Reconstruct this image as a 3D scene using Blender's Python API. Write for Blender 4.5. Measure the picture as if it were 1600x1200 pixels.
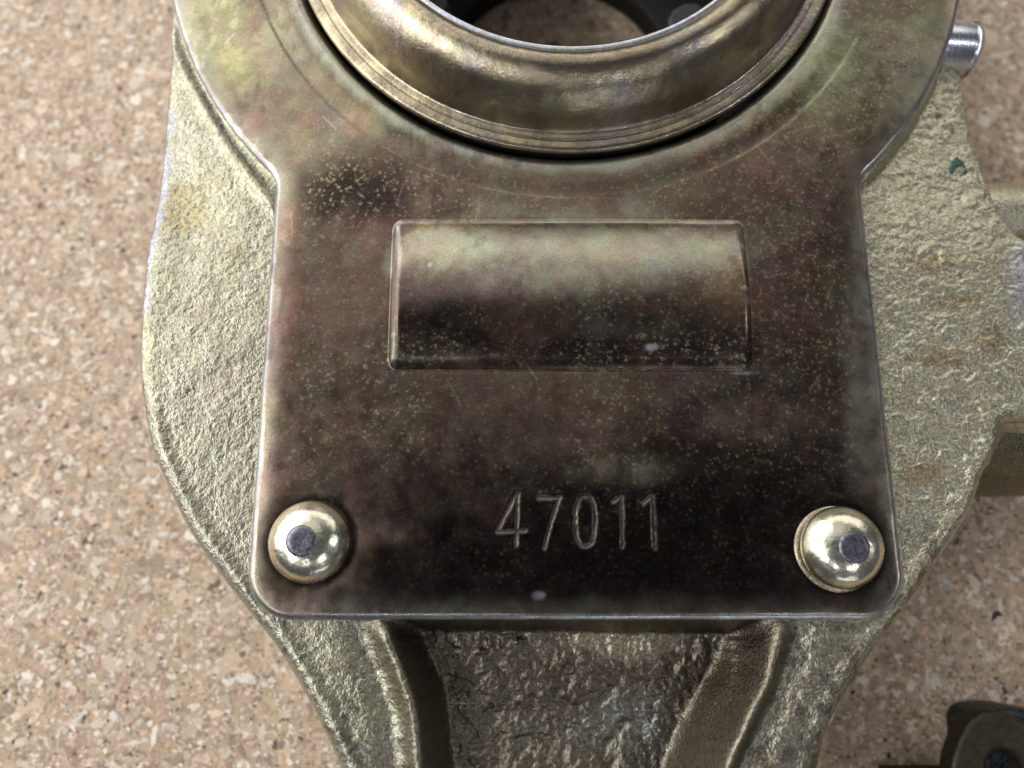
import bpy, math, random
import numpy as np

for o in list(bpy.data.objects):
    bpy.data.objects.remove(o)
sc = bpy.context.scene
K = 0.001                      # the numbers below are millimetres

# ------------------------------------------------------------------ camera
FPX, TILT, DIST = 1200.0, math.radians(12.7), 96.0
cam_d = bpy.data.cameras.new('camera')
cam = bpy.data.objects.new('camera', cam_d)
sc.collection.objects.link(cam)
cam_d.sensor_width = 36
cam_d.lens = 36 * FPX / 1600
cam_d.clip_start = 0.004
cam_d.clip_end = 20
cam.location = (0, -DIST * math.sin(TILT) * K, DIST * math.cos(TILT) * K)
cam.rotation_euler = (TILT, 0, 0)
cam_d.dof.use_dof = True
cam_d.dof.focus_distance = 0.0965
cam_d.dof.aperture_fstop = 14
sc.camera = cam
sc.render.resolution_x, sc.render.resolution_y = 1024, 768

# ------------------------------------------------------------------ light
world = bpy.data.worlds.new('World')
sc.world = world
world.use_nodes = True
wn = world.node_tree.nodes['Background']
wn.inputs[0].default_value = (0.80, 0.86, 1.0, 1)
wn.inputs[1].default_value = 0.09
sc.view_settings.view_transform = 'Standard'
sc.view_settings.look = 'None'
sc.view_settings.gamma = 1
sc.view_settings.exposure = 0.0

def area(name, az, el, dist, sx, sy, power, col, target=(0, 0, 0)):
    """area lamp: azimuth from +X towards +Y, elevation, distance (m), size (m)"""
    d = bpy.data.lights.new(name, 'AREA')
    d.shape = 'RECTANGLE' if sx != sy else 'DISK'
    d.size = sx
    if sx != sy:
        d.size_y = sy
    d.energy = power
    d.color = col
    o = bpy.data.objects.new(name, d)
    sc.collection.objects.link(o)
    a, e = math.radians(az), math.radians(el)
    o.location = (dist * math.cos(e) * math.cos(a), dist * math.cos(e) * math.sin(a), dist * math.sin(e))
    v = o.location.normalized()
    o.rotation_euler = v.to_track_quat('Z', 'Y').to_euler()
    return o

area('window_lamp', 153, 31, 0.60, 0.95, 0.60, 5.6, (1.0, 1.0, 0.98))
area('back_window_lamp', 70, 28, 0.95, 1.35, 0.46, 2.9, (1.0, 0.98, 0.91))
area('ceiling_panel_lamp', 96, 62, 1.5, 1.0, 0.75, 1.7, (1.0, 0.98, 0.93))
area('front_rim_fill', 288, 13, 0.9, 0.45, 0.12, 0.4, (0.93, 0.96, 1.0))  # added fill that brightens the lower plate rim, no known window there
for i, (az, el, pw) in enumerate([(178, 46, 2.0), (198, 47, 2.4), (222, 46, 2.4), (258, 47, 1.0), (303, 44, 1.2), (355, 38, 1.8)]):
    area('ceiling_bulb', az, el, 1.5, 0.13, 0.13, pw, (0.95, 0.97, 1.0))

# ------------------------------------------------------------------ helpers
def P(pts, z=0.0):
    p = np.atleast_2d(np.array(pts, float))
    a = (p[:, 0] - 800) / FPX
    b = (600 - p[:, 1]) / FPX
    c, s = math.cos(TILT), math.sin(TILT)
    d = np.stack([a, b * c + s, b * s - c], 1)
    C = np.array([0, -DIST * s, DIST * c])
    t = (z - C[2]) / d[:, 2]
    return (C + t[:, None] * d)[:, :2]

def PIX(x, y, z=0.0):
    """millimetres -> photograph coordinates, used while choosing where stains and painted light sit"""
    c, s = math.cos(TILT), math.sin(TILT)
    yy, zz = y + DIST * s, z - DIST * c
    fwd = yy * s - zz * c
    up = yy * c + zz * s
    return 800 + FPX * x / fwd, 600 - FPX * up / fwd

def _h(ix, iy, seed):
    n = (ix.astype(np.int64) * 374761393 + iy.astype(np.int64) * 668265263 + seed * 974634777) & 0xffffffff
    n = ((n ^ (n >> 13)) * 1274126177) & 0xffffffff
    n = (n ^ (n >> 16)) & 0xffffff
    return n / float(0xffffff)

def vnoise(x, y, seed):
    ix, iy = np.floor(x), np.floor(y)
    fx, fy = x - ix, y - iy
    fx = fx * fx * fx * (fx * (fx * 6 - 15) + 10)
    fy = fy * fy * fy * (fy * (fy * 6 - 15) + 10)
    a, b = _h(ix, iy, seed), _h(ix + 1, iy, seed)
    c, d = _h(ix, iy + 1, seed), _h(ix + 1, iy + 1, seed)
    return (a * (1 - fx) + b * fx) * (1 - fy) + (c * (1 - fx) + d * fx) * fy

def fbm(x, y, size, octv=4, seed=1, gain=0.5):
    """about -1..1"""
    r, amp, tot, f = 0, 1.0, 0, 1.0 / size
    ca, sa = math.cos(0.7), math.sin(0.7)
    for i in range(octv):
        r = r + amp * (vnoise(x * f, y * f, seed + i * 17) * 2 - 1)
        tot += amp * 0.6
        amp *= gain
        f *= 2.03
        x, y = x * ca - y * sa, x * sa + y * ca
    return r / tot

def sstep(a, b, x):
    t = np.clip((x - a) / (b - a), 0, 1)
    return t * t * (3 - 2 * t)

def seg_dist(x, y, a, b):
    ax, ay = a
    dx, dy = b[0] - ax, b[1] - ay
    t = np.clip(((x - ax) * dx + (y - ay) * dy) / (dx * dx + dy * dy + 1e-12), 0, 1)
    return np.hypot(x - ax - t * dx, y - ay - t * dy)

def line_dist(x, y, pts):
    r = np.full(np.shape(x), 1e9)
    for a, b in zip(pts[:-1], pts[1:]):
        r = np.minimum(r, seg_dist(x, y, a, b))
    return r

def poly_sdf(x, y, pts):
    pts = np.asarray(pts)
    d = np.full(np.shape(x), 1e9)
    inside = np.zeros(np.shape(x), bool)
    n = len(pts)
    for i in range(n):
        a, b = pts[i], pts[(i + 1) % n]
        d = np.minimum(d, seg_dist(x, y, a, b))
        if a[1] != b[1]:
            c = ((a[1] > y) != (b[1] > y)) & (x < (b[0] - a[0]) * (y - a[1]) / (b[1] - a[1]) + a[0])
            inside ^= c
    return np.where(inside, -d, d)

def rrect(x, y, x0, x1, y0, y1, r):
    cx, cy = (x0 + x1) / 2, (y0 + y1) / 2
    qx = np.abs(x - cx) - (x1 - x0) / 2 + r
    qy = np.abs(y - cy) - (y1 - y0) / 2 + r
    return np.hypot(np.maximum(qx, 0), np.maximum(qy, 0)) + np.minimum(np.maximum(qx, qy), 0) - r

def smin(a, b, k):
    h = np.clip(0.5 + 0.5 * (b - a) / k, 0, 1)
    return b * (1 - h) + a * h - k * h * (1 - h)

def spline(pts, n=8):
    """Catmull-Rom through open points"""
    p = np.asarray(pts, float)
    p = np.vstack([2 * p[0] - p[1], p, 2 * p[-1] - p[-2]])
    out = []
    for i in range(1, len(p) - 2):
        for k in range(n):
            t = k / n
            out.append(0.5 * (2 * p[i] + (p[i + 1] - p[i - 1]) * t + (2 * p[i - 1] - 5 * p[i] + 4 * p[i + 1] - p[i + 2]) * t * t
                              + (3 * p[i] - p[i - 1] - 3 * p[i + 1] + p[i + 2]) * t ** 3))
    out.append(p[-2])
    return np.array(out)

def axis(*pieces):
    """pieces: (start, step) ... closing with the end value"""
    out = []
    for (a, st), nx in zip(pieces[:-1], pieces[1:]):
        b = nx[0] if isinstance(nx, tuple) else nx
        n = max(1, int(round((b - a) / st)))
        out.append(np.linspace(a, b, n, endpoint=False))
    out.append([pieces[-1]])
    return np.concatenate(out)

def mesh_np(name, co, faces_list, mat, parent=None, cols=None, smooth=True):
    me = bpy.data.meshes.new(name)
    co = np.asarray(co, np.float64) * K
    me.vertices.add(len(co))
    me.vertices.foreach_set('co', co.ravel())
    tot = sum(f.size for f in faces_list)
    nf = sum(len(f) for f in faces_list)
    me.loops.add(tot)
    me.polygons.add(nf)
    me.loops.foreach_set('vertex_index', np.concatenate([f.ravel() for f in faces_list]).astype(np.int32))
    sizes = np.concatenate([np.full(len(f), f.shape[1]) for f in faces_list])
    starts = np.concatenate([[0], np.cumsum(sizes)[:-1]])
    me.polygons.foreach_set('loop_start', starts.astype(np.int32))
    me.update(calc_edges=True)
    me.validate()
    me.polygons.foreach_set('use_smooth', np.full(len(me.polygons), smooth))
    if cols is not None:
        ca = me.color_attributes.new('surface_tint', 'FLOAT_COLOR', 'POINT')
        ca.data.foreach_set('color', np.asarray(cols, np.float32).ravel())
    me.materials.append(mat)
    o = bpy.data.objects.new(name, me)
    sc.collection.objects.link(o)
    if parent:
        o.parent = parent
    return o

def field(name, xs, ys, sdf, height, colour, skirt, mat, parent):
    """sheet of metal or casting whose outline is sdf = 0, whose top is height(x, y) and whose
    sides follow skirt = [(outwards, down or absolute z), ...]"""
    X, Y = np.meshgrid(xs, ys)
    S = sdf(X, Y)
    ins = S < 0
    cell = ins[:-1, :-1] | ins[1:, :-1] | ins[:-1, 1:] | ins[1:, 1:]
    nx = len(xs)
    j, i = np.nonzero(cell)
    a = j * nx + i
    q = np.stack([a, a + 1, a + nx + 1, a + nx], 1)
    used = np.unique(q)
    remap = np.full(X.size, -1)
    remap[used] = np.arange(len(used))
    q = remap[q]
    x, y = X.ravel()[used], Y.ravel()[used]
    e = 0.02
    for it in range(3):
        s = sdf(x, y)
        o = (s > 0) if it else (s >= 0)
        if it == 0:
            out = o
        gx = (sdf(x[out] + e, y[out]) - sdf(x[out] - e, y[out])) / (2 * e)
        gy = (sdf(x[out], y[out] + e) - sdf(x[out], y[out] - e)) / (2 * e)
        g = np.hypot(gx, gy) + 1e-6
        x[out] -= s[out] * gx / g
        y[out] -= s[out] * gy / g
    z = height(x, y)
    # boundary, walked with the winding of its faces
    ed = np.concatenate([q[:, [0, 1]], q[:, [1, 2]], q[:, [2, 3]], q[:, [3, 0]]])
    key = ed.min(1).astype(np.int64) * 10000000 + ed.max(1)
    u, inv, cnt = np.unique(key, return_inverse=True, return_counts=True)
    b = ed[cnt[inv] == 1]
    bv = np.unique(b)
    lo = np.full(len(x), -1)
    lo[bv] = np.arange(len(bv))
    bx, by = x[bv], y[bv]
    gx = (sdf(bx + e, by) - sdf(bx - e, by)); gy = (sdf(bx, by + e) - sdf(bx, by - e))
    g = np.hypot(gx, gy) + 1e-6
    gx, gy = gx / g, gy / g
    co = [np.stack([x, y, z], 1)]
    faces = [q]
    prev = bv
    base = len(x)
    for off, dz, absolute in skirt:
        zz = np.full(len(bv), dz) if absolute else z[bv] - dz
        co.append(np.stack([bx + gx * off, by + gy * off, zz], 1))
        cur = base + np.arange(len(bv))
        pm = np.full(len(x), -1); pm[bv] = prev
        cm = np.full(len(x), -1); cm[bv] = cur
        faces.append(np.stack([pm[b[:, 1]], pm[b[:, 0]], cm[b[:, 0]], cm[b[:, 1]]], 1))
        prev = cur
        base += len(bv)
    co = np.concatenate(co)
    cols = colour(co[:, 0], co[:, 1])
    return mesh_np(name, co, faces, mat, parent, cols)

def lathe(name, prof, mat, parent, centre=(0, 0), n=96, rot=None, close=False):
    """revolve (r, z) points, outside to inside, about the vertical through centre"""
    prof = np.asarray(prof, float)
    m = len(prof)
    th = np.linspace(0, 2 * math.pi, n, endpoint=False)
    co = np.stack([np.outer(np.cos(th), prof[:, 0]), np.outer(np.sin(th), prof[:, 0]), np.tile(prof[:, 1], (n, 1))], 2).reshape(-1, 3)
    if rot is not None:
        co = co @ np.array(rot).T
    co[:, 0] += centre[0]; co[:, 1] += centre[1]
    if len(centre) > 2:
        co[:, 2] += centre[2]
    ii, jj = np.meshgrid(np.arange(n), np.arange(m - 1), indexing='ij')
    i2 = (ii + 1) % n
    f = np.stack([ii * m + jj, ii * m + jj + 1, i2 * m + jj + 1, i2 * m + jj], 2).reshape(-1, 4)[:, ::-1]
    return mesh_np(name, co, [f], mat, parent)

# ------------------------------------------------------------------ materials
class N:
    def __init__(s, name):
        s.m = bpy.data.materials.new(name)
        s.m.use_nodes = True
        s.t = s.m.node_tree
        s.b = s.t.nodes['Principled BSDF']
        tc = s.t.nodes.new('ShaderNodeTexCoord')
        vm = s.t.nodes.new('ShaderNodeVectorMath'); vm.operation = 'SCALE'
        vm.inputs['Scale'].default_value = 1000
        s.t.links.new(tc.outputs['Object'], vm.inputs[0])
        s.co = vm.outputs[0]
    def L(s, a, b):
        s.t.links.new(a, b)
    def put(s, sock, v):
        if hasattr(v, 'is_output'):
            s.L(v, sock)
        else:
            sock.default_value = v
    def noise(s, scale, detail=4, rough=0.5, vec=None, out='Fac', dist=0):
        n = s.t.nodes.new('ShaderNodeTexNoise')
        n.inputs['Scale'].default_value = scale
        n.inputs['Detail'].default_value = detail
        n.inputs['Roughness'].default_value = rough
        n.inputs['Distortion'].default_value = dist
        s.L(vec or s.co, n.inputs['Vector'])
        return n.outputs[out]
    def voro(s, scale, feature='F1', out='Distance', vec=None, rnd=1):
        n = s.t.nodes.new('ShaderNodeTexVoronoi')
        n.feature = feature
        n.inputs['Scale'].default_value = scale
        n.inputs['Randomness'].default_value = rnd
        s.L(vec or s.co, n.inputs['Vector'])
        return n.outputs[out]
    def vec(s, scale=(1, 1, 1), rot=(0, 0, 0)):
        n = s.t.nodes.new('ShaderNodeMapping')
        n.inputs['Scale'].default_value = scale
        n.inputs['Rotation'].default_value = rot
        s.L(s.co, n.inputs['Vector'])
        return n.outputs[0]
    def rng(s, v, a, b, c=0.0, d=1.0):
        n = s.t.nodes.new('ShaderNodeMapRange')
        n.inputs[1].default_value, n.inputs[2].default_value = a, b
        n.inputs[3].default_value, n.inputs[4].default_value = c, d
        s.L(v, n.inputs[0])
        return n.outputs[0]
    def math(s, op, a, b=0.0):
        n = s.t.nodes.new('ShaderNodeMath'); n.operation = op
        s.put(n.inputs[0], a); s.put(n.inputs[1], b)
        return n.outputs[0]
    def mix(s, f, a, b, mode='MIX'):
        n = s.t.nodes.new('ShaderNodeMix'); n.data_type = 'RGBA'; n.blend_type = mode
        s.put(n.inputs[0], f); s.put(n.inputs[6], a); s.put(n.inputs[7], b)
        return n.outputs[2]
    def attr(s, name, out='Color'):
        n = s.t.nodes.new('ShaderNodeAttribute'); n.attribute_name = name
        return n.outputs[out]
    def bump(s, h, strength, dist, normal=None):
        n = s.t.nodes.new('ShaderNodeBump')
        n.inputs['Strength'].default_value = strength
        n.inputs['Distance'].default_value = dist * K
        s.L(h, n.inputs['Height'])
        if normal:
            s.L(normal, n.inputs['Normal'])
        return n.outputs[0]
    def out(s, col, rough, metal, normal=None):
        s.put(s.b.inputs['Base Color'], col)
        s.put(s.b.inputs['Roughness'], rough)
        s.put(s.b.inputs['Metallic'], metal)
        if normal:
            s.L(normal, s.b.inputs['Normal'])
        return s.m

# pressed cover: yellow-brown plating with fine pale specks and brushed grain
n = N('chromated_sheet')
pc = n.attr('surface_tint')
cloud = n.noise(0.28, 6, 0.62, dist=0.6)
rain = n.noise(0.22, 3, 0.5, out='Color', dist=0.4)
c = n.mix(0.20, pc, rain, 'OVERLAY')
c = n.mix(n.rng(cloud, 0.40, 0.72, 0, 0.55), c, n.mix(1.0, c, (0.62, 0.50, 0.50, 1), 'MULTIPLY'))
fine = n.noise(3.2, 4, 0.65)
c = n.mix(n.rng(fine, 0.35, 0.65, 0.0, 0.45), c, n.mix(1.0, c, (0.45, 0.42, 0.42, 1), 'MULTIPLY'))
wn_ = n.t.nodes.new('ShaderNodeVectorMath'); wn_.operation = 'MULTIPLY_ADD'
n.L(n.noise(2.0, 3, 0.6, out='Color'), wn_.inputs[0]); wn_.inputs[1].default_value = (0.75, 0.75, 0.75); n.L(n.co, wn_.inputs[2])
d1 = n.voro(1.5, vec=wn_.outputs[0])
d2 = n.voro(3.6, vec=wn_.outputs[0])
sp = n.math('ADD', n.rng(d1, 0.42, 0.20), n.math('MULTIPLY', n.rng(d2, 0.40, 0.2), n.rng(n.noise(0.9, 2), 0.42, 0.6)))
sp = n.math('MULTIPLY', sp, n.rng(n.noise(0.8, 3, 0.6), 0.38, 0.62))
sp = n.math('MINIMUM', n.math('MULTIPLY', sp, n.attr('surface_tint', 'Alpha')), 0.48)
c = n.mix(sp, c, (0.40, 0.33, 0.21, 1))
scr = n.rng(n.noise(1.0, 3, 0.7, vec=n.vec((0.35, 9, 1), (0, 0, 0.9))), 0.70, 0.78, 0, 0.22)
c = n.mix(scr, c, (0.55, 0.50, 0.36, 1))
grain = n.noise(1.0, 3, 0.6, vec=n.vec((0.5, 14, 1)))
h = n.math('ADD', n.math('MULTIPLY', fine, 0.5), n.math('MULTIPLY', grain, 0.25))
h = n.math('ADD', h, n.math('MULTIPLY', sp, 0.5))
rg = n.rng(n.noise(0.35, 5, 0.6), 0.35, 0.7, 0.24, 0.38)
rg = n.math('ADD', rg, n.math('MULTIPLY', sp, 0.14))
M_sheet = n.out(c, rg, 0.96, n.bump(h, 0.5, 0.045))

# deep drawn ring: same plating, shinier
n = N('drawn_ring_metal')
cl = n.noise(0.16, 5, 0.6, dist=1.0)
c = n.mix(n.rng(cl, 0.34, 0.66), (0.52, 0.45, 0.30, 1), (0.26, 0.21, 0.165, 1))
c = n.mix(n.rng(n.noise(0.11, 3, 0.5), 0.52, 0.66, 0, 0.4), c, (0.36, 0.34, 0.43, 1))
c = n.mix(n.rng(n.noise(0.21, 3, 0.5, dist=1.5), 0.56, 0.68, 0, 0.3), c, (0.40, 0.43, 0.25, 1))
f2 = n.noise(3.5, 5, 0.7)
c = n.mix(n.rng(f2, 0.38, 0.62, 0, 0.5), c, n.mix(1.0, c, (0.55, 0.52, 0.5, 1), 'MULTIPLY'))
wv_ = n.noise(0.22, 3, 0.5)
M_ring = n.out(c, n.rng(cl, 0.3, 0.7, 0.20, 0.30), 1.0, n.bump(f2, 0.6, 0.06, n.bump(wv_, 0.5, 0.5)))

# rough plated casting
n = N('plated_casting')
pc = n.attr('surface_tint')
g1 = n.noise(2.6, 2, 0.5)
g2 = n.noise(4.6, 1, 0.5)
g3 = n.noise(0.35, 4, 0.6)
c = n.mix(n.rng(g3, 0.35, 0.68, 0, 0.5), pc, n.mix(1.0, pc, (0.72, 0.66, 0.58, 1), 'MULTIPLY'))
c = n.mix(n.rng(g1, 0.36, 0.56, 0.55, 0), c, n.mix(1.0, c, (0.36, 0.34, 0.30, 1), 'MULTIPLY'))
c = n.mix(0.14, c, n.noise(1.6, 3, out='Color'), 'OVERLAY')
h = n.math('ADD', g1, n.math('MULTIPLY', g2, 0.8))
M_cast = n.out(c, n.rng(g3, 0.35, 0.65, 0.33, 0.43), 1.0, n.bump(h, 1.0, 0.085))

n = N('rivet_plating')
f = n.noise(2.0, 5, 0.6)
c = n.mix(n.rng(n.noise(0.35, 3), 0.4, 0.62), (0.72, 0.71, 0.52, 1), (0.70, 0.62, 0.54, 1))
M_rivet = n.out(c, n.rng(f, 0.3, 0.7, 0.20, 0.30), 1.0, n.bump(f, 0.35, 0.05, n.bump(n.noise(0.55, 3), 0.5, 0.22)))
n = N('rivet_tip')
f = n.noise(3.0, 5, 0.6)
c = n.mix(n.rng(f, 0.4, 0.65), (0.24, 0.23, 0.27, 1), (0.08, 0.075, 0.10, 1))
M_tip = n.out(c, 0.38, 0.9, n.bump(f, 0.5, 0.06))

n = N('turned_steel')
g = n.noise(1.0, 3, 0.6, vec=n.vec((16, 0.4, 0.4)))
M_pin = n.out((0.74, 0.76, 0.84, 1), n.rng(g, 0.3, 0.7, 0.16, 0.3), 1.0, n.bump(g, 0.5, 0.04))

n = N('worn_lip_metal')
g = n.noise(0.8, 4, 0.6)
M_lip = n.out(n.mix(n.rng(g, 0.4, 0.6), (0.66, 0.70, 0.82, 1), (0.55, 0.53, 0.50, 1)), 0.27, 1.0, n.bump(n.noise(3, 3), 0.4, 0.05))

n = N('black_rubber')
g = n.noise(1.0, 3, 0.6, vec=n.vec((3.5, 0.6, 3), (0, 0, 0.6)))
M_rubber = n.out((0.008, 0.0085, 0.011, 1), 0.5, 0.0, n.bump(g, 0.6, 0.12))

n = N('dark_machined_bore')
g = n.noise(2, 4)
M_bore = n.out((0.010, 0.009, 0.008, 1), 0.7, 0.2, n.bump(g, 0.6, 0.1))

n = N('oily_dark_steel')
g = n.noise(1.1, 5, 0.65)
c = n.mix(n.rng(g, 0.4, 0.66), (0.055, 0.043, 0.026, 1), (0.028, 0.022, 0.015, 1))
M_brk = n.out(c, 0.48, 0.6, n.bump(g, 0.4, 0.08))
n = N('blued_edge_steel')
g = n.noise(1.6, 5, 0.7)
c = n.mix(n.rng(g, 0.4, 0.6), (0.06, 0.075, 0.08, 1), (0.012, 0.014, 0.015, 1))
M_brk2 = n.out(c, 0.45, 0.7, n.bump(g, 0.5, 0.1))

n = N('particle_board')
g = n.noise(0.9, 6, 0.7)
c = n.mix(n.rng(g, 0.3, 0.7), (0.60, 0.45, 0.31, 1), (0.38, 0.27, 0.18, 1))
c = n.mix(0.09, c, n.voro(1.5, out='Color', vec=n.vec((0.7, 1.2, 1), (0, 0, 0.4))), 'OVERLAY')
M_board = n.out(c, 0.75, 0.0, n.bump(g, 0.5, 0.2))

n = N('wood_chip')
pc = n.attr('surface_tint')
g = n.noise(1.0, 4, 0.6, vec=n.vec((2.2, 2.2, 1)))
c = n.mix(n.rng(g, 0.35, 0.7, 0, 0.55), pc, n.mix(1.0, pc, (0.62, 0.52, 0.44, 1), 'MULTIPLY'))
M_chip = n.out(c, 0.62, 0.0, n.bump(g, 0.3, 0.08))

n = N('green_paint')
M_green = n.out((0.012, 0.055, 0.04, 1), 0.4, 0.0)

# ------------------------------------------------------------------ the board
ZB = -36.0
rng = np.random.default_rng(5)
bx0, bx1, by0, by1 = -125.0, 135.0, -95.0, 118.0
def box_np(x0, x1, y0, y1, z0, z1):
    v = [(x0, y0, z0), (x1, y0, z0), (x1, y1, z0), (x0, y1, z0), (x0, y0, z1), (x1, y0, z1), (x1, y1, z1), (x0, y1, z1)]
    f = np.array([(0, 3, 2, 1), (4, 5, 6, 7), (0, 1, 5, 4), (1, 2, 6, 5), (2, 3, 7, 6), (3, 0, 4, 7)])
    return v, f
v, f = box_np(-700, 700, -600, 700, ZB - 18, ZB)
board = mesh_np('tabletop', v, [f], M_board, None, None, False)
board['kind'] = 'structure'
board['label'] = 'tan particle board worktop of pressed wood chips under the casting'

NF = 200000
px = rng.uniform(bx0, bx1, NF); py = rng.uniform(by0, by1, NF)
kind = rng.random(NF)
order = np.arange(NF) / NF
size = np.exp(rng.normal(-0.72, 0.48, NF))            # mm half length
asp = rng.uniform(0.18, 0.9, NF)
ang = rng.normal(0.0, 0.9, NF)
pal = np.array([(0.60, 0.455, 0.33), (0.51, 0.38, 0.27), (0.73, 0.59, 0.46), (0.37, 0.265, 0.19), (0.63, 0.44, 0.30), (0.60, 0.50, 0.395)])
ccol = pal[rng.integers(0, len(pal), NF)] * rng.uniform(0.78, 1.15, (NF, 1))
lt = kind > 0.86
ccol[lt] = np.array([0.78, 0.70, 0.60]) * rng.uniform(0.85, 1.15, (lt.sum(), 1))
size[lt] *= rng.uniform(0.7, 1.15, lt.sum())
vl = kind > 0.985
ccol[vl] = np.array([0.80, 0.74, 0.67]) * rng.uniform(0.9, 1.08, (vl.sum(), 1))
dk = kind < 0.08
ccol[dk] = np.array([0.17, 0.105, 0.07]) * rng.uniform(0.6, 1.3, (dk.sum(), 1))
size[dk] *= 0.62
vd = kind < 0.014
ccol[vd] = np.array([0.05, 0.022, 0.02])
big = rng.random(NF) < 0.012
size[big & ~dk & ~lt] *= 1.9
NV = 6
tt = np.linspace(0, 2 * math.pi, NV, endpoint=False)[None, :] + rng.uniform(-0.3, 0.3, (NF, NV))
rr = rng.uniform(0.7, 1.1, (NF, NV))
lx = np.cos(tt) * rr * size[:, None]
ly = np.sin(tt) * rr * (size * asp)[:, None]
cx_ = lx * np.cos(ang)[:, None] - ly * np.sin(ang)[:, None] + px[:, None]
cy_ = lx * np.sin(ang)[:, None] + ly * np.cos(ang)[:, None] + py[:, None]
tiltx, tilty = rng.normal(0, 0.008, NF), rng.normal(0, 0.008, NF)
cz_ = ZB + 0.03 + (rng.permutation(NF) / NF)[:, None] * 0.07 + (cx_ - px[:, None]) * tiltx[:, None] + (cy_ - py[:, None]) * tilty[:, None]
co = np.stack([cx_, cy_, cz_], 2).reshape(-1, 3)
fc = np.arange(NF * NV).reshape(NF, NV)
cc = np.concatenate([np.repeat(ccol, NV, 0), np.ones((NF * NV, 1))], 1)
chips = mesh_np('wood_chips', co, [fc], M_chip, board, cc, False)
chips['kind'] = 'stuff'

# ------------------------------------------------------------------ the part on the board
root = bpy.data.objects.new('cast_metal_housing', None)
sc.collection.objects.link(root)
root.location = (0, 0, 0)
root.empty_display_size = 0.02
root['label'] = 'gold plated cast metal housing with riveted brown cover plate stamped 47011'
root['category'] = 'machine part'

CX, CY = 7.7, 71.1            # axis of the round end
RD, RL, RG = 57.75, 45.8, 39.9
PX0, PX1 = -31.35, 46.45
PY0 = float(P([(900, 967)], -0.5)[0, 1])

def plate_outer(x, y):
    c = np.hypot(x - CX, y - CY) - RD
    r = rrect(x, y, PX0, PX1, PY0, 75, 5.4)
    return smin(c, r, 1.6) + 0.035 * fbm(x, y, 2.6, 3, 501)
def plate_sdf(x, y):
    return np.maximum(plate_outer(x, y), RG - np.hypot(x - CX, y - CY))

DIG = [
    [(807, 771), (776, 831), (820, 829)], [(809, 771), (806, 853)],
    [(840, 777), (874, 778), (862, 812), (850, 857)],
    [(971 - 14, 784), (971, 775), (972, 854)],
    [(1005, 786), (1019, 775), (1022, 855)],
]
th = np.linspace(0, 2 * math.pi, 25)
DIG.append([(914 + 15.5 * math.copysign(abs(math.cos(t)) ** 0.8, math.cos(t)), 814 + 40 * math.copysign(abs(math.sin(t)) ** 0.8, math.sin(t))) for t in th])
DIG = [P(d, 0) for d in DIG]
def digits(x, y):
    r = np.full(np.shape(x), 9.0)
    m = (x > -4) & (x < 20) & (y > -24) & (y < -10)
    if m.any():
        q = np.full(m.sum(), 9.0)
        wob = 0.05 * fbm(x[m], y[m], 0.5, 2, 9)
        for d in DIG:
            q = np.minimum(q, line_dist(x[m], y[m], d))
        r[m] = q + wob
    return r

BX0, BX1, BY0, BY1 = -15.45, 30.25, 1.75, 22.1
RIV = [P([(478, 846)], 2.2)[0], P([(1325, 855)], 2.2)[0]]

def plate_z(x, y):
    s = plate_outer(x, y)
    d = np.maximum(-s, 0)
    z = -0.30 * np.maximum(1 - d / 3.2, 0) ** 2.0 - 0.30 * np.maximum(1 - d / 0.7, 0) ** 2.0
    r = np.hypot(x - CX, y - CY)
    z = z - 0.10 * sstep(RL + 0.09, RL - 0.09, r) + 0.16 * sstep(RL - 0.3, 43.0, r) * sstep(40.6, 43.5, r)
    z = z - 0.9 * np.maximum(1 - (r - RG) / 1.3, 0) ** 2.0
    # slow unevenness of pressed sheet
    z = z + 0.10 * fbm(x, y, 16, 3, 3) + 0.012 * fbm(x, y, 2.2, 2, 5)
    # the pressed-up rectangle
    b = rrect(x, y, BX0, BX1, BY0, BY1, 1.3)
    u = (y - (BY0 + BY1) / 2) / ((BY1 - BY0) / 2)
    barrel = 0.22 + 2.9 * np.maximum(1 - np.abs(u + 0.05) ** 2.0, 0)
    dd = np.maximum(-b, 0)
    ends = np.sqrt(np.clip(1 - (1 - np.clip(dd / 1.5, 0, 1)) ** 2, 0, 1))
    z = z + np.where(b < 0, barrel * ends, 0)
    z = z - 0.03 * np.exp(-(b / 0.22) ** 2)
    # stamped figures
    g = digits(x, y)
    z = z - 0.09 * np.exp(-(g / 0.26) ** 2) + 0.02 * np.exp(-((g - 0.5) / 0.16) ** 2)
    # dimple round each rivet
    for c_ in RIV:
        rr_ = np.hypot(x - c_[0], y - c_[1])
        z = z - 0.16 * np.exp(-((rr_ - 4.8) / 1.3) ** 2)
    c_ = P([(1368, 908)], 0)[0]
    z = z - 0.35 * np.exp(-((x - c_[0]) ** 2 + (y - c_[1]) ** 2) / 2.2 ** 2)
    return z

def mixc(c, m, col):
    return c * (1 - m[:, None]) + np.array(col) * m[:, None]

def blot(u, v, cx, cy, rx, ry, n_):
    return sstep(1.25, 0.35, np.hypot((u - cx) / rx, (v - cy) / ry) + 0.35 * n_)

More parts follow.
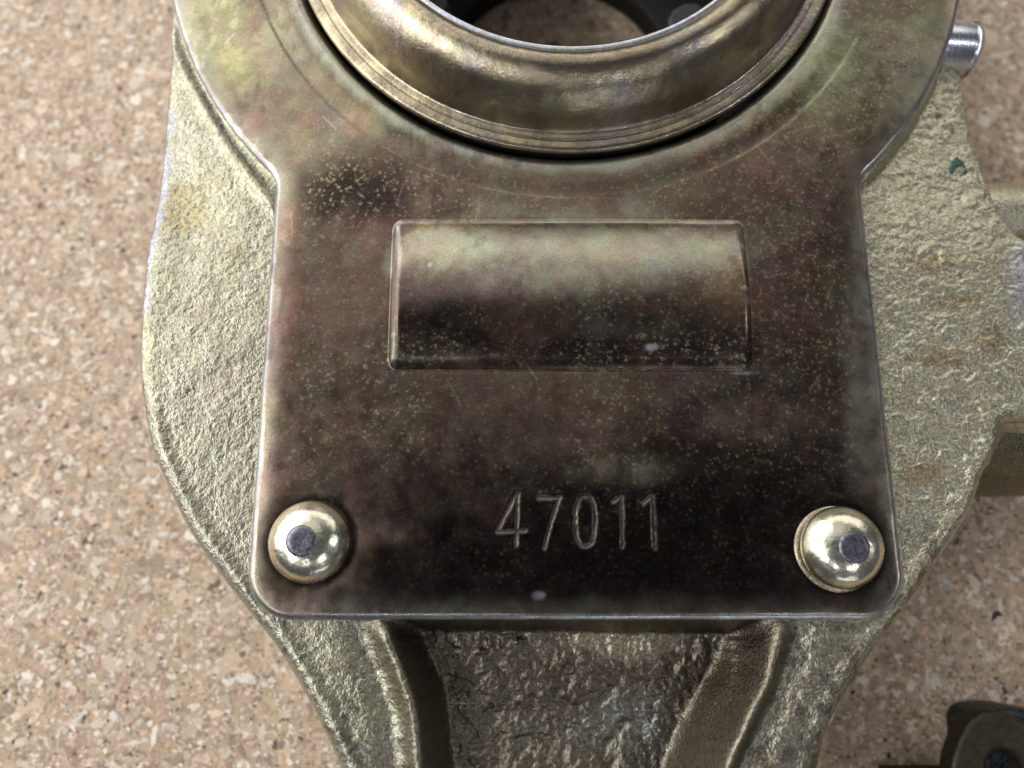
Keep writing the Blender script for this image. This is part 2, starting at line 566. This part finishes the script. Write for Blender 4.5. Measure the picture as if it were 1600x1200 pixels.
def plate_col(x, y):
    u, v = PIX(x, y)
    n1, n2, n3 = fbm(x, y, 14, 5, 11, 0.6), fbm(x, y, 9, 5, 23, 0.6), fbm(x, y, 3, 4, 31, 0.6)
    brown = np.array([0.165, 0.115, 0.090]); olive = np.array([0.275, 0.265, 0.165])
    c = np.tile(brown, (len(x), 1))
    c = mixc(c, np.clip(sstep(420, -30, v) * 0.8 + 0.35 * n1, 0, 1), olive)
    c = mixc(c, sstep(0.15, 0.8, n2) * 0.55, (0.24, 0.145, 0.12))
    c = mixc(c, sstep(0.2, 0.9, -n2) * 0.45, (0.20, 0.195, 0.15))
    c = mixc(c, sstep(0.25, 0.9, fbm(x, y, 12, 4, 47)) * 0.3, (0.18, 0.145, 0.165))
    rl = np.abs(np.hypot(x - CX, y - CY) - RL)  # lit left and shaded right of the step line are painted
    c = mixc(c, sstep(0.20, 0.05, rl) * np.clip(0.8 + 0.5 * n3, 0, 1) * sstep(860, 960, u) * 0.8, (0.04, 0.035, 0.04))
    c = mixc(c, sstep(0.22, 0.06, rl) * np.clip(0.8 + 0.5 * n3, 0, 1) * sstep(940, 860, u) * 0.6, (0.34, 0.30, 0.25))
    # darkest plating, plus the dark reflection low down and the rectangle's shade painted in
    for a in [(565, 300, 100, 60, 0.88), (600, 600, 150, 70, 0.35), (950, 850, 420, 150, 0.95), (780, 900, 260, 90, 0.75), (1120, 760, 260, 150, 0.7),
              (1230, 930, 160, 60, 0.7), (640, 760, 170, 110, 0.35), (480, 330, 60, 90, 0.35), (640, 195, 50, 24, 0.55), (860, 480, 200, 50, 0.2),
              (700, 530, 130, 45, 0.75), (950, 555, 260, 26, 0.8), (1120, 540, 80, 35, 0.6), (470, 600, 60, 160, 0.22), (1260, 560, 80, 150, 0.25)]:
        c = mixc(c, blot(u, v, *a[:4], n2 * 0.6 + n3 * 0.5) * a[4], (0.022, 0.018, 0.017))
    # patches of paler gold and green; light on the rectangle's top is painted in
    for a in [(690, 395, 90, 42, 0.55, (0.58, 0.57, 0.40)), (890, 400, 290, 75, 0.72, (0.47, 0.47, 0.37)), (1130, 480, 60, 50, 0.55, (0.42, 0.30, 0.18)),
              (560, 195, 40, 28, 0.5, (0.44, 0.33, 0.21)), (360, 60, 50, 110, 0.5, (0.42, 0.42, 0.22)), (1290, 110, 60, 90, 0.5, (0.50, 0.52, 0.33)),
              (980, 735, 90, 30, 0.5, (0.36, 0.35, 0.24)), (1240, 235, 110, 60, 0.35, (0.40, 0.27, 0.22)), (1420, 100, 70, 90, 0.4, (0.42, 0.44, 0.33)),
              (450, 430, 30, 160, 0.3, (0.36, 0.20, 0.13)), (430, 740, 40, 160, 0.45, (0.34, 0.21, 0.16)), (1180, 660, 110, 40, 0.4, (0.36, 0.28, 0.22)),
              (1350, 560, 34, 200, 0.7, (0.50, 0.46, 0.36))]:
        c = mixc(c, blot(u, v, *a[:4], n2 * 0.5 + n3 * 0.6) * a[4], a[5])
    # thin plating on the bends and edges
    s = -plate_outer(x, y)
    r = np.hypot(x - CX, y - CY)
    c = mixc(c, sstep(3.4, 0.4, s + 0.6 * n3) * 0.4, (0.46, 0.44, 0.34))
    c = mixc(c, sstep(0.65, 0.25, s + 0.05 * n3) * 0.95, (0.55, 0.57, 0.58))
    c = mixc(c, sstep(43.0, 41.2, r + 0.3 * n3) * 0.7, (0.55, 0.56, 0.47))
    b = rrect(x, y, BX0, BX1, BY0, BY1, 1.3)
    c = mixc(c, np.exp(-((b + 0.7) / 0.5) ** 2) * sstep(-14.3, -15.0, x) * 0.8, (0.70, 0.74, 0.68))  # highlight on the rectangle's left end, painted pale
    c = mixc(c, np.exp(-((b + 0.6) / 0.4) ** 2) * 0.4 * sstep(8, 12, y) * sstep(-0.2, 0.6, n3 + 0.2), (0.62, 0.62, 0.55))
    for a in [(1155, 462, 9, 4), (1162, 478, 4, 10), (1157, 392, 7, 6), (675, 426, 4, 4), (616, 530, 4, 5), (1163, 583, 22, 3), (842, 930, 12, 8), (1015, 548, 14, 6)]:
        c = mixc(c, blot(u, v, *a, n3 * 0.6) * 0.8, (0.70, 0.74, 0.82))
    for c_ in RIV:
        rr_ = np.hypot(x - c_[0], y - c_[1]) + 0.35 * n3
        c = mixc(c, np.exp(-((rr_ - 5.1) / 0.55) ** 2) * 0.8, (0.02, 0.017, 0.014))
    # tide lines and wipes left by the plating bath
    t1 = np.abs(fbm(x + 1.5 * n3, y * 1.3, 17, 4, 401, 0.62))
    c = mixc(c, sstep(0.045, 0.0, t1) * 0.16 * sstep(760, 650, v) * sstep(-0.2, 0.5, n1 + 0.2), (0.42, 0.34, 0.25))
    t2 = fbm(x * 1.2, y * 0.7 + n3, 9, 5, 411, 0.66)
    c = mixc(c, sstep(0.30, 0.36, t2) * 0.30, (0.05, 0.035, 0.035))
    # figures cut through the dark plating
    g = digits(x, y)
    c = mixc(c, sstep(0.50, 0.12, g + 0.22 * n3) * np.clip(0.58 + 0.5 * n3, 0.15, 0.85), (0.27, 0.245, 0.205))
    # thin scratches
    r2 = np.random.default_rng(3)
    for k in range(26):
        a = np.array([r2.uniform(-40, 50), r2.uniform(-8, 50)])
        t = r2.uniform(0, math.pi); ln = r2.uniform(0.8, 4)
        bb = a + ln * np.array([math.cos(t), math.sin(t)])
        m = (np.abs(x - a[0]) < 5) & (np.abs(y - a[1]) < 5)
        if m.any():
            c[m] = mixc(c[m], sstep(0.13, 0.02, seg_dist(x[m], y[m], a, bb)) * r2.uniform(0.2, 0.55), (0.62, 0.55, 0.40))
    speck = 0.26 + 0.55 * sstep(700, 1300, u + 120 * n1) * sstep(820, 500, v) + 0.35 * blot(u, v, 620, 300, 150, 60, n3) + 0.2 * sstep(0, 0.6, n1)
    speck *= sstep(1.5, 5, s) * (1 - 0.65 * sstep(690, 800, v))
    return np.concatenate([np.maximum(c, 0.01), np.clip(speck, 0, 1)[:, None]], 1)

xs = axis((-52, 0.3), (-34, 0.17), (-4, 0.085), (19.2, 0.17), (50, 0.3), 67)
ys = axis((-32.5, 0.17), (-24, 0.085), (-11, 0.17), (60, 0.7), 131)
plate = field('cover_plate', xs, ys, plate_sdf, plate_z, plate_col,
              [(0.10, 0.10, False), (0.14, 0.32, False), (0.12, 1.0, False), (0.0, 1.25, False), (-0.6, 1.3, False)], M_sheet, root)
plate['label'] = 'brown and olive plated sheet cover with raised rectangle and stamped number 47011'

# ring pressed into the cover
prof = [(38.0, -3.4), (38.6, -2.6), (39.3, -0.9), (39.66, 0.2), (39.6, 0.75), (39.2, 1.0), (38.5, 1.06), (38.22, 1.05), (38.1, 0.95), (37.98, 0.96), (37.85, 1.10), (37.4, 1.14), (37.1, 1.22),
        (36.85, 1.5), (36.45, 2.4), (35.8, 3.9), (34.9, 5.4), (33.9, 6.7), (32.7, 7.7), (31.5, 8.25), (30.4, 8.2), (29.6, 7.8), (29.2, 7.5),
        (28.95, 7.45), (28.65, 7.45), (28.45, 7.3), (28.3, 7.0), (28.25, 6.0), (28.4, 2.0), (28.4, -4)]
pp = spline(prof, 4)
ring = lathe('flange_ring', pp, M_ring, root, (CX, CY), 360)
lip = lathe('polished_lip', spline([(29.3, 7.50), (29.1, 7.56), (28.8, 7.58), (28.5, 7.45), (28.25, 7.1), (28.18, 6.5), (28.2, 5.0)], 3), M_lip, ring, (CX, CY), 300)
lip['label'] = 'bright bluish worn inner lip of the ring'
ring['label'] = 'shiny rounded ring collar standing proud of the cover'

# rivets
def rivet(cx, cy, tx, ty, tip):
    pr = [(0.0, 3.25), (0.8, 3.24), (1.5, 3.12), (2.3, 2.92), (3.1, 2.58), (3.8, 2.12), (4.35, 1.5), (4.72, 0.9), (4.82, 0.45), (4.82, 0.2), (4.7, -0.1), (4.4, -0.3)]
    pr = spline(pr[::-1], 4)
    cxr, sxr, cyr, syr = math.cos(tx), math.sin(tx), math.cos(ty), math.sin(ty)
    R = np.array([[cyr, 0, syr], [0, 1, 0], [-syr, 0, cyr]]) @ np.array([[1, 0, 0], [0, cxr, -sxr], [0, sxr, cxr]])
    o = lathe('rivet', pr, M_rivet, root, (cx, cy, 0.15), 96, R)
    tp = [(2.0, 2.75), (1.75, 3.08), (1.45, 3.24), (1.0, 3.28), (0.5, 3.25), (0.0, 3.22)]
    off = R @ np.array([tip[0], tip[1], 0])
    t = lathe('rivet_tip', spline(tp, 3), M_tip, o, (cx + off[0], cy + off[1], 0.15 + 0.06), 48, R)
    fl = [(4.2, 0.3), (4.98, 0.22), (5.08, 0.1), (5.08, -0.3)]
    w = None if tip[2] > 0 else lathe('rivet_collar', fl[::-1], M_ring, o, (cx + tip[2], cy + tip[3], -0.05), 72)
    return o
r1 = rivet(RIV[0][0], RIV[0][1], 0.03, 0.05, (-0.35, 0.1, 0.30, 0.12))
r1['label'] = 'domed rivet in the left corner'
r2 = rivet(RIV[1][0], RIV[1][1], 0.06, -0.04, (0.35, 0.1, -0.45, -0.15))
r2['label'] = 'domed rivet in the right corner'

# ---- casting body
ZT = -1.9
Lp = [(275, -60), (273, 31), (270, 94), (262, 172), (250, 266), (237, 366), (233, 383), (225, 483), (221, 567), (227, 629), (243, 706), (281, 793), (310, 845),
      (350, 900), (388, 950), (437, 1012), (483, 1089), (512, 1147), (535, 1199), (560, 1270)]
Rp = [(1240, 1270), (1272, 1198), (1283, 1150), (1305, 1100), (1333, 1055), (1370, 1000), (1410, 948), (1450, 890), (1495, 822), (1512, 795), (1530, 742),
      (1542, 717), (1552, 688), (1558, 663)]
Rp2 = [(1575, 657), (1800, 650)]
Rp3 = [(1800, 430), (1640, 405), (1587, 381), (1565, 354), (1553, 333), (1540, 290), (1527, 233), (1513, 173), (1504, 110), (1500, 63), (1496, 0), (1492, -60)]
Lw = spline(P(Lp, -3.2), 5); Rw = spline(P(Rp, -3.4), 5)
R2 = P(Rp2, -3.4); R3 = spline(P(Rp3, -4.6), 5)
cap = [(CX + 54.5 * math.cos(a), CY + 54.5 * math.sin(a)) for a in np.linspace(math.radians(-8), math.radians(188), 30)]
bottom = np.array([(-13.5, -62), (-10, -80), (30, -80), (31, -62)])
OUT = np.vstack([Lw, bottom, Rw, R2, R3, np.array(cap)])
cast_corner = P([(1558, 660)], ZT)[0]
BORE = 41.6
def body_outer(x, y):
    return poly_sdf(x, y, OUT)
def body_sdf(x, y):
    return np.maximum(body_outer(x, y), BORE - np.hypot(x - CX, y - CY))
crestL = spline(P([(596, 940), (598, 970), (606, 995), (630, 1055), (648, 1112), (656, 1199), (664, 1280), (680, 1500)], ZT), 5)
crestR = spline(P([(1222, 940), (1216, 975), (1206, 1015), (1190, 1060), (1168, 1105), (1148, 1148), (1127, 1199), (1105, 1280), (1080, 1500)], ZT), 5)
POCK = np.vstack([crestL, crestR[::-1]])
crest2 = spline(P([(1150, 940), (1152, 990), (1140, 1060), (1112, 1110), (1092, 1190), (1080, 1280)], ZT - 2), 5)
seatL = spline(P([(262, 20), (281, 94), (340, 203), (390, 275), (430, 326), (455, 350)], ZT), 5)

def body_z(x, y, fine=True):
    s = body_outer(x, y)
    d = np.maximum(-s, 0)
    so = plate_outer(x, y)
    r = np.hypot(x - CX, y - CY)
    u, v = PIX(x, y, ZT)
    z = np.full(np.shape(x), ZT)
    # right shoulder lies lower under the round end, its seat stands up to the cover
    low = sstep(430, 180, v) * sstep(1300, 1400, u) * 2.4
    z = z - low * sstep(0.2, 1.6, r - RD)
    z = z + 0.55 * sstep(0.4, -0.6, so)
    # left: gutter then bright ridge
    left = sstep(520, 470, u)
    dl = line_dist(x, y, seatL)
    z = z + left * (0.6 * np.exp(-(dl / 0.8) ** 2) * sstep(-0.3, 1.0, so) - 0.25 * np.exp(-((r - RD - 1.0) / 1.0) ** 2) * sstep(430, 380, v))
    z = z - left * 1.0 * sstep(3, 12, so) * sstep(450, 250, v)
    # slow roll towards the outline
    z = z - 0.5 * np.maximum(1 - d / 2.2, 0) ** 2 - 0.5 * np.maximum(1 - d / 0.7, 0) ** 2
    z = z + 0.35 * np.exp(-((d - 1.5) / 0.9) ** 2) * sstep(560, 700, v) * sstep(0.5, 1.6, so + 0.5)
    # pocket below the cover
    p = poly_sdf(x, y, POCK)
    right = sstep(860, 960, u)
    wdt = 3.4 + 1.0 * right
    inn = sstep(0.2, wdt, -p)
    top = P([(900, 985)], ZT)[0, 1]
    gate = sstep(top + 2.5, top - 1.0, y)
    z = z - (5.2 + 2.4 * sstep(975, 1200, v)) * inn * gate
    z = z + gate * 1.5 * np.exp(-(p / 1.3) ** 2)
    z = z + gate * 1.0 * np.exp(-((p - 0) / 1.0) ** 2) * right * sstep(1000, 1080, v)
    z = z - 0.55 * gate * np.exp(-((p - 3.0) / 1.5) ** 2)
    dc = line_dist(x, y, crest2)
    z = z + gate * 0.5 * np.exp(-(dc / 0.8) ** 2)
    # half-hidden raised figures at the head of the pocket
    for a in [(757, 1003, 10, 13), (798, 1003, 12, 13)]:
        q0, q1 = P([(a[0] - a[2], a[1] + a[3])], -9)[0], P([(a[0] + a[2], a[1] - a[3])], -9)[0]
        bb = rrect(x, y, q0[0], q1[0], q0[1], q1[1], 0.5)
        z = z + 0.45 * np.exp(-(bb / 0.35) ** 2) * sstep(-0.5, 0.3, fbm(x, y, 1.2, 2, 301))
    # casting skin
    n1 = fbm(x, y, 0.95, 4, 61, 0.62)
    skin = (0.020 + 0.045 * sstep(900, 1300, u)) * n1 + 0.042 * fbm(x, y, 0.42, 2, 67) + 0.10 * fbm(x, y, 5.5, 3, 71)
    wx = x + 0.9 * fbm(x, y, 2.3, 3, 201); wy = y + 0.9 * fbm(x, y, 2.1, 3, 207)
    wav = fbm(wx * 0.55 + 0.2 * wy, wy * 1.35 - 0.25 * wx, 1.25, 4, 81, 0.6)
    rough = sstep(1320, 1430, u) * sstep(930, 700, v)
    crease = -np.maximum(0, 0.22 - np.abs(fbm(wx * 0.40 + 0.15 * wy, wy * 1.2 - 0.2 * wx, 2.8, 3, 91))) * 1.3
    skin = skin + rough * (0.15 * wav + 0.36 * crease * sstep(0.0, 0.6, fbm(x, y, 6, 2, 95) + 0.25))
    pk = inn * gate
    skin = skin + pk * (0.30 * fbm(x, y, 2.0, 4, 99, 0.62) + 0.3 * np.maximum(crease, -0.2) * sstep(900, 700, u))
    skin = skin + 0.05 * (1 - pk) * gate * fbm(x, y, 1.1, 3, 105)
    z = z + skin * sstep(0.0, 0.8, d + 0.3)
    return z

def body_col(x, y):
    u, v = PIX(x, y, ZT)
    n1, n2, n3 = fbm(x, y, 13, 5, 111, 0.6), fbm(x, y, 6, 4, 123, 0.6), fbm(x, y, 1.6, 4, 131, 0.6)
    c = np.tile(np.array([0.40, 0.385, 0.30]), (len(x), 1))
    c = mixc(c, sstep(-0.1, 0.8, n1) * 0.5, (0.35, 0.31, 0.25))
    c = mixc(c, sstep(0.1, 0.8, -n1) * 0.4, (0.40, 0.38, 0.24))
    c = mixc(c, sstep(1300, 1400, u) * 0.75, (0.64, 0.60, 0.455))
    # honey stain and blue bloom on the left edge
    c = mixc(c, blot(u, v, 285, 325, 42, 55, n2 * 0.4 + n3 * 0.5) * 0.5, (0.30, 0.23, 0.09))
    c = mixc(c, blot(u, v, 370, 395, 25, 14, n3 * 0.5) * 0.4, (0.30, 0.25, 0.13))
    d = -body_outer(x, y)
    c = mixc(c, sstep(1.7, 0.7, d + 0.8 * n3) * sstep(520, 430, v) * sstep(130, 230, v) * sstep(500, 400, u) * 0.6, (0.38, 0.41, 0.60))
    c = mixc(c, sstep(0.9 + 0.7 * sstep(600, 750, v), 0.1, d + 0.3 * n3) * (0.75 - 0.45 * sstep(900, 1000, u)), (0.66, 0.67, 0.62))  # edge highlight painted along the outline
    c = mixc(c, sstep(1555, 1600, u) * sstep(370, 400, v) * sstep(560, 430, v) * 0.5, (0.58, 0.58, 0.78))
    for a in [(1470, 560, 60, 18), (1550, 530, 30, 30), (1500, 470, 50, 12), (1440, 740, 40, 24), (1470, 410, 40, 15)]:
        c = mixc(c, blot(u, v, *a, n2 * 0.6 + n3 * 0.5) * 0.5, (0.38, 0.26, 0.13))
    # darker colour in the pocket
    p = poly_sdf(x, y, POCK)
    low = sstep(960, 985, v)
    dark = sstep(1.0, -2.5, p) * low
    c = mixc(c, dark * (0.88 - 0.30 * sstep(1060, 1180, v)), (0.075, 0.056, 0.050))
    c = mixc(c, blot(u, v, 970, 1010, 120, 34, n3 * 0.8) * 0.8, (0.66, 0.60, 0.45))  # lit streak at the pocket's head, painted as a pale blot
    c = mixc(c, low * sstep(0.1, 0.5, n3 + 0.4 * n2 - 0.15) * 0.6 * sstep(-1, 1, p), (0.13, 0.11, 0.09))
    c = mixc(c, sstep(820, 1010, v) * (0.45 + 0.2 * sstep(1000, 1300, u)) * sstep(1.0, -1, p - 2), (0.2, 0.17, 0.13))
    c = mixc(c, blot(u, v, 1000, 1150, 90, 60, n3 * 0.5) * 0.35, (0.36, 0.40, 0.38))
    c = mixc(c, sstep(780, 860, v) * sstep(1380, 1400, u) * sstep(0.15, 0.5, n3) * 0.6, (0.12, 0.11, 0.09))
    for a in [(385, 312, 4, 4), (1482, 165, 7, 6), (1503, 190, 6, 5), (1490, 62, 5, 4)]:
        c = mixc(c, blot(u, v, *a, n3 * 0.3) * 0.8, (0.10, 0.09, 0.08))
    return np.concatenate([np.maximum(c, 0.01), np.ones((len(x), 1))], 1)

xs = axis((-60, 0.4), (-50, 0.19), (-27, 0.30), (-19, 0.19), (36, 0.19), (70, 0.8), 92)
ys = axis((-82, 0.9), (-49, 0.19), (-26, 0.32), (-24, 0.21), (57, 0.9), 128)
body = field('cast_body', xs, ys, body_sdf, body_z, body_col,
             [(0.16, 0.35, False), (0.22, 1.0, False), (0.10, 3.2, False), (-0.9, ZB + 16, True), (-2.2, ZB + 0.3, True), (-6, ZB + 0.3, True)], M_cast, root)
body['label'] = 'rough gold grey casting with a sunken pocket below the cover'

# inner floor of the bore, open in the middle
fl = [(BORE + 3, ZB + 6.5), (34, ZB + 6.5), (27, ZB + 6.2), (21.3, ZB + 5.6), (20.5, ZB + 5.2), (20.3, ZB + 4), (20.3, ZB + 0.35)]
floor_ = lathe('bore_floor', fl, M_bore, root, (CX + 0.4, CY - 5.0), 120)

# black rubber seal with lugs inside the bore
sl = [(33.9, -6), (33.0, -5.5), (32.2, -6.5), (31.6, -9), (30.5, -14), (31, -22), (33.9, -22)]
seal = lathe('rubber_seal', spline(sl, 3), M_rubber, root, (CX, CY), 160)
def lug(cx, cy, w, h, z0, z1, rot, parent, seed):
    r = random.Random(seed)
    ca, sa = math.cos(rot), math.sin(rot)
    prof2 = [(-1, -0.7), (-0.85, 0.4), (-0.35, 0.95), (0.35, 1.0), (0.95, 0.45), (1.0, -0.5), (0.4, -1.0), (-0.5, -1.0)]
    v = []
    for zz, k in ((z0, 1.15), (z1 - 1.0, 1.03), (z1, 0.82)):
        for a, b in prof2:
            a, b = a * w * k * r.uniform(0.95, 1.05), b * h * k
            v.append((cx + a * ca - b * sa, cy + a * sa + b * ca, zz + (0.5 * a / w if zz == z1 else 0)))
    m = len(prof2)
    f4 = []
    for l in range(2):
        for i in range(m):
            j = (i + 1) % m
            f4.append((l * m + i, l * m + j, (l + 1) * m + j, (l + 1) * m + i))
    top = np.array([[2 * m + i for i in range(m)]])
    o = mesh_np('lug', v, [np.array(f4), top], M_rubber, parent, None, False)
    md = o.modifiers.new('bevel', 'BEVEL'); md.width = 0.35 * K; md.segments = 2
    return o
c_ = P([(1066, 30)], -9)[0]
lug(c_[0] + 0.6, c_[1] + 0.6, 3.4, 2.4, -20, -9, 0.45, seal, 1)
c_ = P([(690, 2)], -12)[0]
lug(c_[0] - 1.5, c_[1], 3.0, 2.4, -20, -12, -0.5, seal, 2)
for k, a in enumerate((20, 55, 90, 125, 160)):
    a = math.radians(a)
    lug(CX + 29.5 * math.cos(a), CY + 29.5 * math.sin(a), 3.2, 2.2, -20, -10, a - math.pi / 2, seal, 5 + k)

# turned pin with a cross hole at the right shoulder
def xlathe(name, prof, mat, parent, origin, tilt=0.0, n=72):
    """revolve (x, r) points about a line running to the right"""
    pr = np.asarray(prof, float); m = len(pr)
    t = np.linspace(0, 2 * math.pi, n, endpoint=False)
    co = np.stack([np.tile(pr[:, 0], (n, 1)), np.outer(np.cos(t), pr[:, 1]), np.outer(np.sin(t), pr[:, 1])], 2).reshape(-1, 3)
    c, s = math.cos(tilt), math.sin(tilt)
    co = co @ np.array([[c, -s, 0], [s, c, 0], [0, 0, 1]]).T + np.array(origin)
    ii, jj = np.meshgrid(np.arange(n), np.arange(m - 1), indexing='ij'); i2 = (ii + 1) % n
    f = np.stack([ii * m + jj, ii * m + jj + 1, i2 * m + jj + 1, i2 * m + jj], 2).reshape(-1, 4)[:, ::-1]
    return mesh_np(name, co, [f], mat, parent)
zc = -5.2
o_ = P([(1500, 79)], zc)[0]
xe = P([(1517, 72)], zc)[0][0] - o_[0]
rp = (P([(1500, 32)], zc)[0][1] - P([(1500, 108)], zc)[0][1]) / 2
pin = xlathe('turned_pin', [(-8, rp * .99), (0.2, rp * .99), (0.45, rp * .93), (0.7, rp * 0.95), (0.9, rp * .98), (xe - 0.8, rp * 0.98), (xe - 0.3, rp * 0.93), (xe, rp * 0.84), (xe, rp * 0.4), (xe - 1, rp * 0.3), (xe - 1, 0)],
             M_pin, root, (o_[0], o_[1], zc), -0.10)
pin['label'] = 'bright silver turned steel pin'
hole = lathe('cross_hole', [(0.42, -0.2), (0.46, 0.03), (0.36, 0.03), (0.34, -0.1), (0, -0.1)], M_bore, pin, (o_[0] + xe * 0.35, o_[1] + rp * 0.655, zc + rp * 0.69), 24,
             [[1, 0, 0], [0, 0.69, 0.72], [0, -0.72, 0.69]])

# side arm: two round bosses leaving the body to the right
o_ = P([(1545, 345)], -11)[0]
ra = (P([(1560, 295)], -11)[0][1] - P([(1560, 400)], -11)[0][1]) / 2
arm1 = xlathe('upper_boss', [(-6, ra), (2, ra), (6, ra * 0.97), (14, ra * 0.94), (28, ra * 0.93), (29, ra * 0.8), (29, 0)], M_cast, root, (o_[0], o_[1], -11), 0.0)
arm1['label'] = 'small round boss leaving the casting at the upper right'
za = -19
y1 = P([(1570, 776)], za)[0][1]; y0 = P([(1570, 480)], za)[0][1]
rb = (y0 - y1) / 2
prof_b = [(-14, rb), (-2, rb * 1.0), (4, rb * 0.99), (16, rb), (33, rb), (34.5, rb * 0.92), (34.5, 0)]
arm2 = xlathe('side_arm', prof_b, M_cast, root, (P([(1545, 700)], za)[0][0], (y0 + y1) / 2, za), 0.0, 160)
arm2['label'] = 'thick round arm leaving the casting at the right'
# web that slopes from the body down to the arm
w0 = P([(1546, 655), (1640, 660), (1640, 690), (1600, 692), (1560, 730), (1530, 762)], -6)
wv = []
for (a, b), zt in zip(w0, (-3.4, -3.4, -9, -9, -9.5, -8.5)):
    wv.append((a, b, zt))
nb = len(wv)
wv += [(a, b, -26) for a, b, _ in wv]
wf = [(i, (i + 1) % nb, nb + (i + 1) % nb, nb + i) for i in range(nb)]
web = mesh_np('arm_web', wv, [np.array(wf)[:, ::-1], np.array([[5, 4, 3, 2, 1, 0]])], M_cast, root, None, False)
for ob in (arm1, arm2, web):
    ca = ob.data.color_attributes.new('surface_tint', 'FLOAT_COLOR', 'POINT')
    colr = (0.60, 0.58, 0.44, 1) if ob is arm1 else ((0.58, 0.55, 0.42, 1) if ob is web else (0.20, 0.18, 0.12, 1))  # dark arm colour carries the shading of its underside
    ca.data.foreach_set('color', np.tile(np.array(colr, np.float32), len(ob.data.vertices)))

# dab of green paint on the right shoulder
def dab(pts, zoff):
    c = P(pts, -4.2)
    m = c.mean(0)
    v = []
    for k in (1.0, 0.75, 0.5, 0.25):
        q = m + (c - m) * k
        zz = body_z(q[:, 0], q[:, 1]) + (zoff if k < 1 else -0.1)
        v += [(a, b, d) for (a, b), d in zip(q, zz)]
    v.append((m[0], m[1], float(body_z(m[:1], m[1:])[0]) + zoff))
    return v, len(c)
vv, ff = [], []
def blob(cx, cy, rx, ry, n_, seed, rot=0):
    r = random.Random(seed)
    return [(cx + math.cos(t) * rx * r.uniform(.75, 1.2) * math.cos(rot) - math.sin(t) * ry * math.sin(rot),
             cy + math.sin(t) * ry * r.uniform(.75, 1.2) * math.cos(rot) + math.cos(t) * rx * math.sin(rot)) for t in np.linspace(0, 2 * math.pi, n_, endpoint=False)]
PSC = 1.25
paint = [(1478, 268), (1483, 259), (1487, 253), (1492, 250), (1494, 255), (1499, 257), (1500, 262), (1494, 264), (1488, 268), (1485, 273), (1482, 277), (1479, 274)]
for pts in ([(1490 + (a - 1488) * PSC, 262 + (b - 264) * PSC) for a, b in paint], blob(1502, 262, 3.4, 4, 9, 1), blob(1505, 272, 3.3, 3, 9, 2), blob(1498, 277, 1.6, 1.4, 7, 3)):
    v, n_ = dab(pts, 0.20)
    b0 = len(vv)
    vv += v
    for l in range(3):
        for i in range(n_):
            a, b, c_, d = b0 + l * n_ + i, b0 + l * n_ + (i + 1) % n_, b0 + (l + 1) * n_ + (i + 1) % n_, b0 + (l + 1) * n_ + i
            ff += [(b, a, d), (b, d, c_)]
    ff += [(b0 + 3 * n_ + (i + 1) % n_, b0 + 3 * n_ + i, b0 + 4 * n_) for i in range(n_)]
paint_o = mesh_np('paint_mark', vv, [np.array(ff)], M_green, root)
paint_o['label'] = 'small dark green dab of paint'

# ------------------------------------------------------------------ second part at the lower right
br = bpy.data.objects.new('steel_bracket', None)
sc.collection.objects.link(br)
br['label'] = 'dark oily steel bracket with rounded tab and hole at the lower right corner'
br['category'] = 'bracket'
zb = ZB + 12.0
outl = spline(P([(1486, 1290), (1489, 1205), (1496, 1172), (1510, 1140), (1527, 1120), (1546, 1112), (1575, 1116), (1604, 1130), (1664, 1168), (1704, 1290)], zb), 5)
hc = P([(1576, 1206)], zb)[0]; hr = 2.7
def tab_outer(x, y): return poly_sdf(x, y, outl)
def tab_sdf(x, y): return np.maximum(tab_outer(x, y), hr - np.hypot(x - hc[0], y - hc[1]))
x0, x1 = outl[:, 0].min() - 1, outl[:, 0].max() + 1
y0_, y1_ = outl[:, 1].min() - 1, outl[:, 1].max() + 1
tab = field('tab', np.arange(x0, x1, 0.3), np.arange(y0_, y1_, 0.3), tab_sdf,
            lambda x, y: zb - 0.4 * np.maximum(1 + tab_outer(x, y) / 0.8, 0) ** 2 - 0.9 * np.maximum(1 - (np.hypot(x - hc[0], y - hc[1]) - hr) / 1.2, 0) ** 2,
            lambda x, y: np.ones((len(x), 4)), [(0.1, 0.2, False), (0.1, 3.0, False)], M_brk, br)
rim = spline(P([(1523, 1130), (1532, 1116), (1552, 1110), (1580, 1109), (1608, 1112), (1664, 1126), (1724, 1166), (1724, 1300), (1538, 1300), (1528, 1214)], zb - 4), 4)
rx0, rx1, ry0, ry1 = rim[:, 0].min() - 1, rim[:, 0].max() + 1, rim[:, 1].min() - 1, rim[:, 1].max() + 1
rim_o = field('rear_web', np.arange(rx0, rx1, 0.35), np.arange(ry0, ry1, 0.35), lambda x, y: poly_sdf(x, y, rim),
              lambda x, y: zb - 3.6 - 0.5 * np.maximum(1 + poly_sdf(x, y, rim) / 0.8, 0) ** 2 + 0.15 * fbm(x, y, 1.5, 3, 7),
              lambda x, y: np.ones((len(x), 4)), [(0.1, 0.3, False), (0.0, ZB + 0.4, True)], M_brk2, br)
q = P([(1400, 1211), (1800, 1213)], zb - 6)
v, f = box_np(q[0][0], q[1][0], q[0][1] - 9, q[0][1], ZB + 0.4, zb - 6)
foot = mesh_np('foot_flange', v, [f], M_brk, br, None, False)
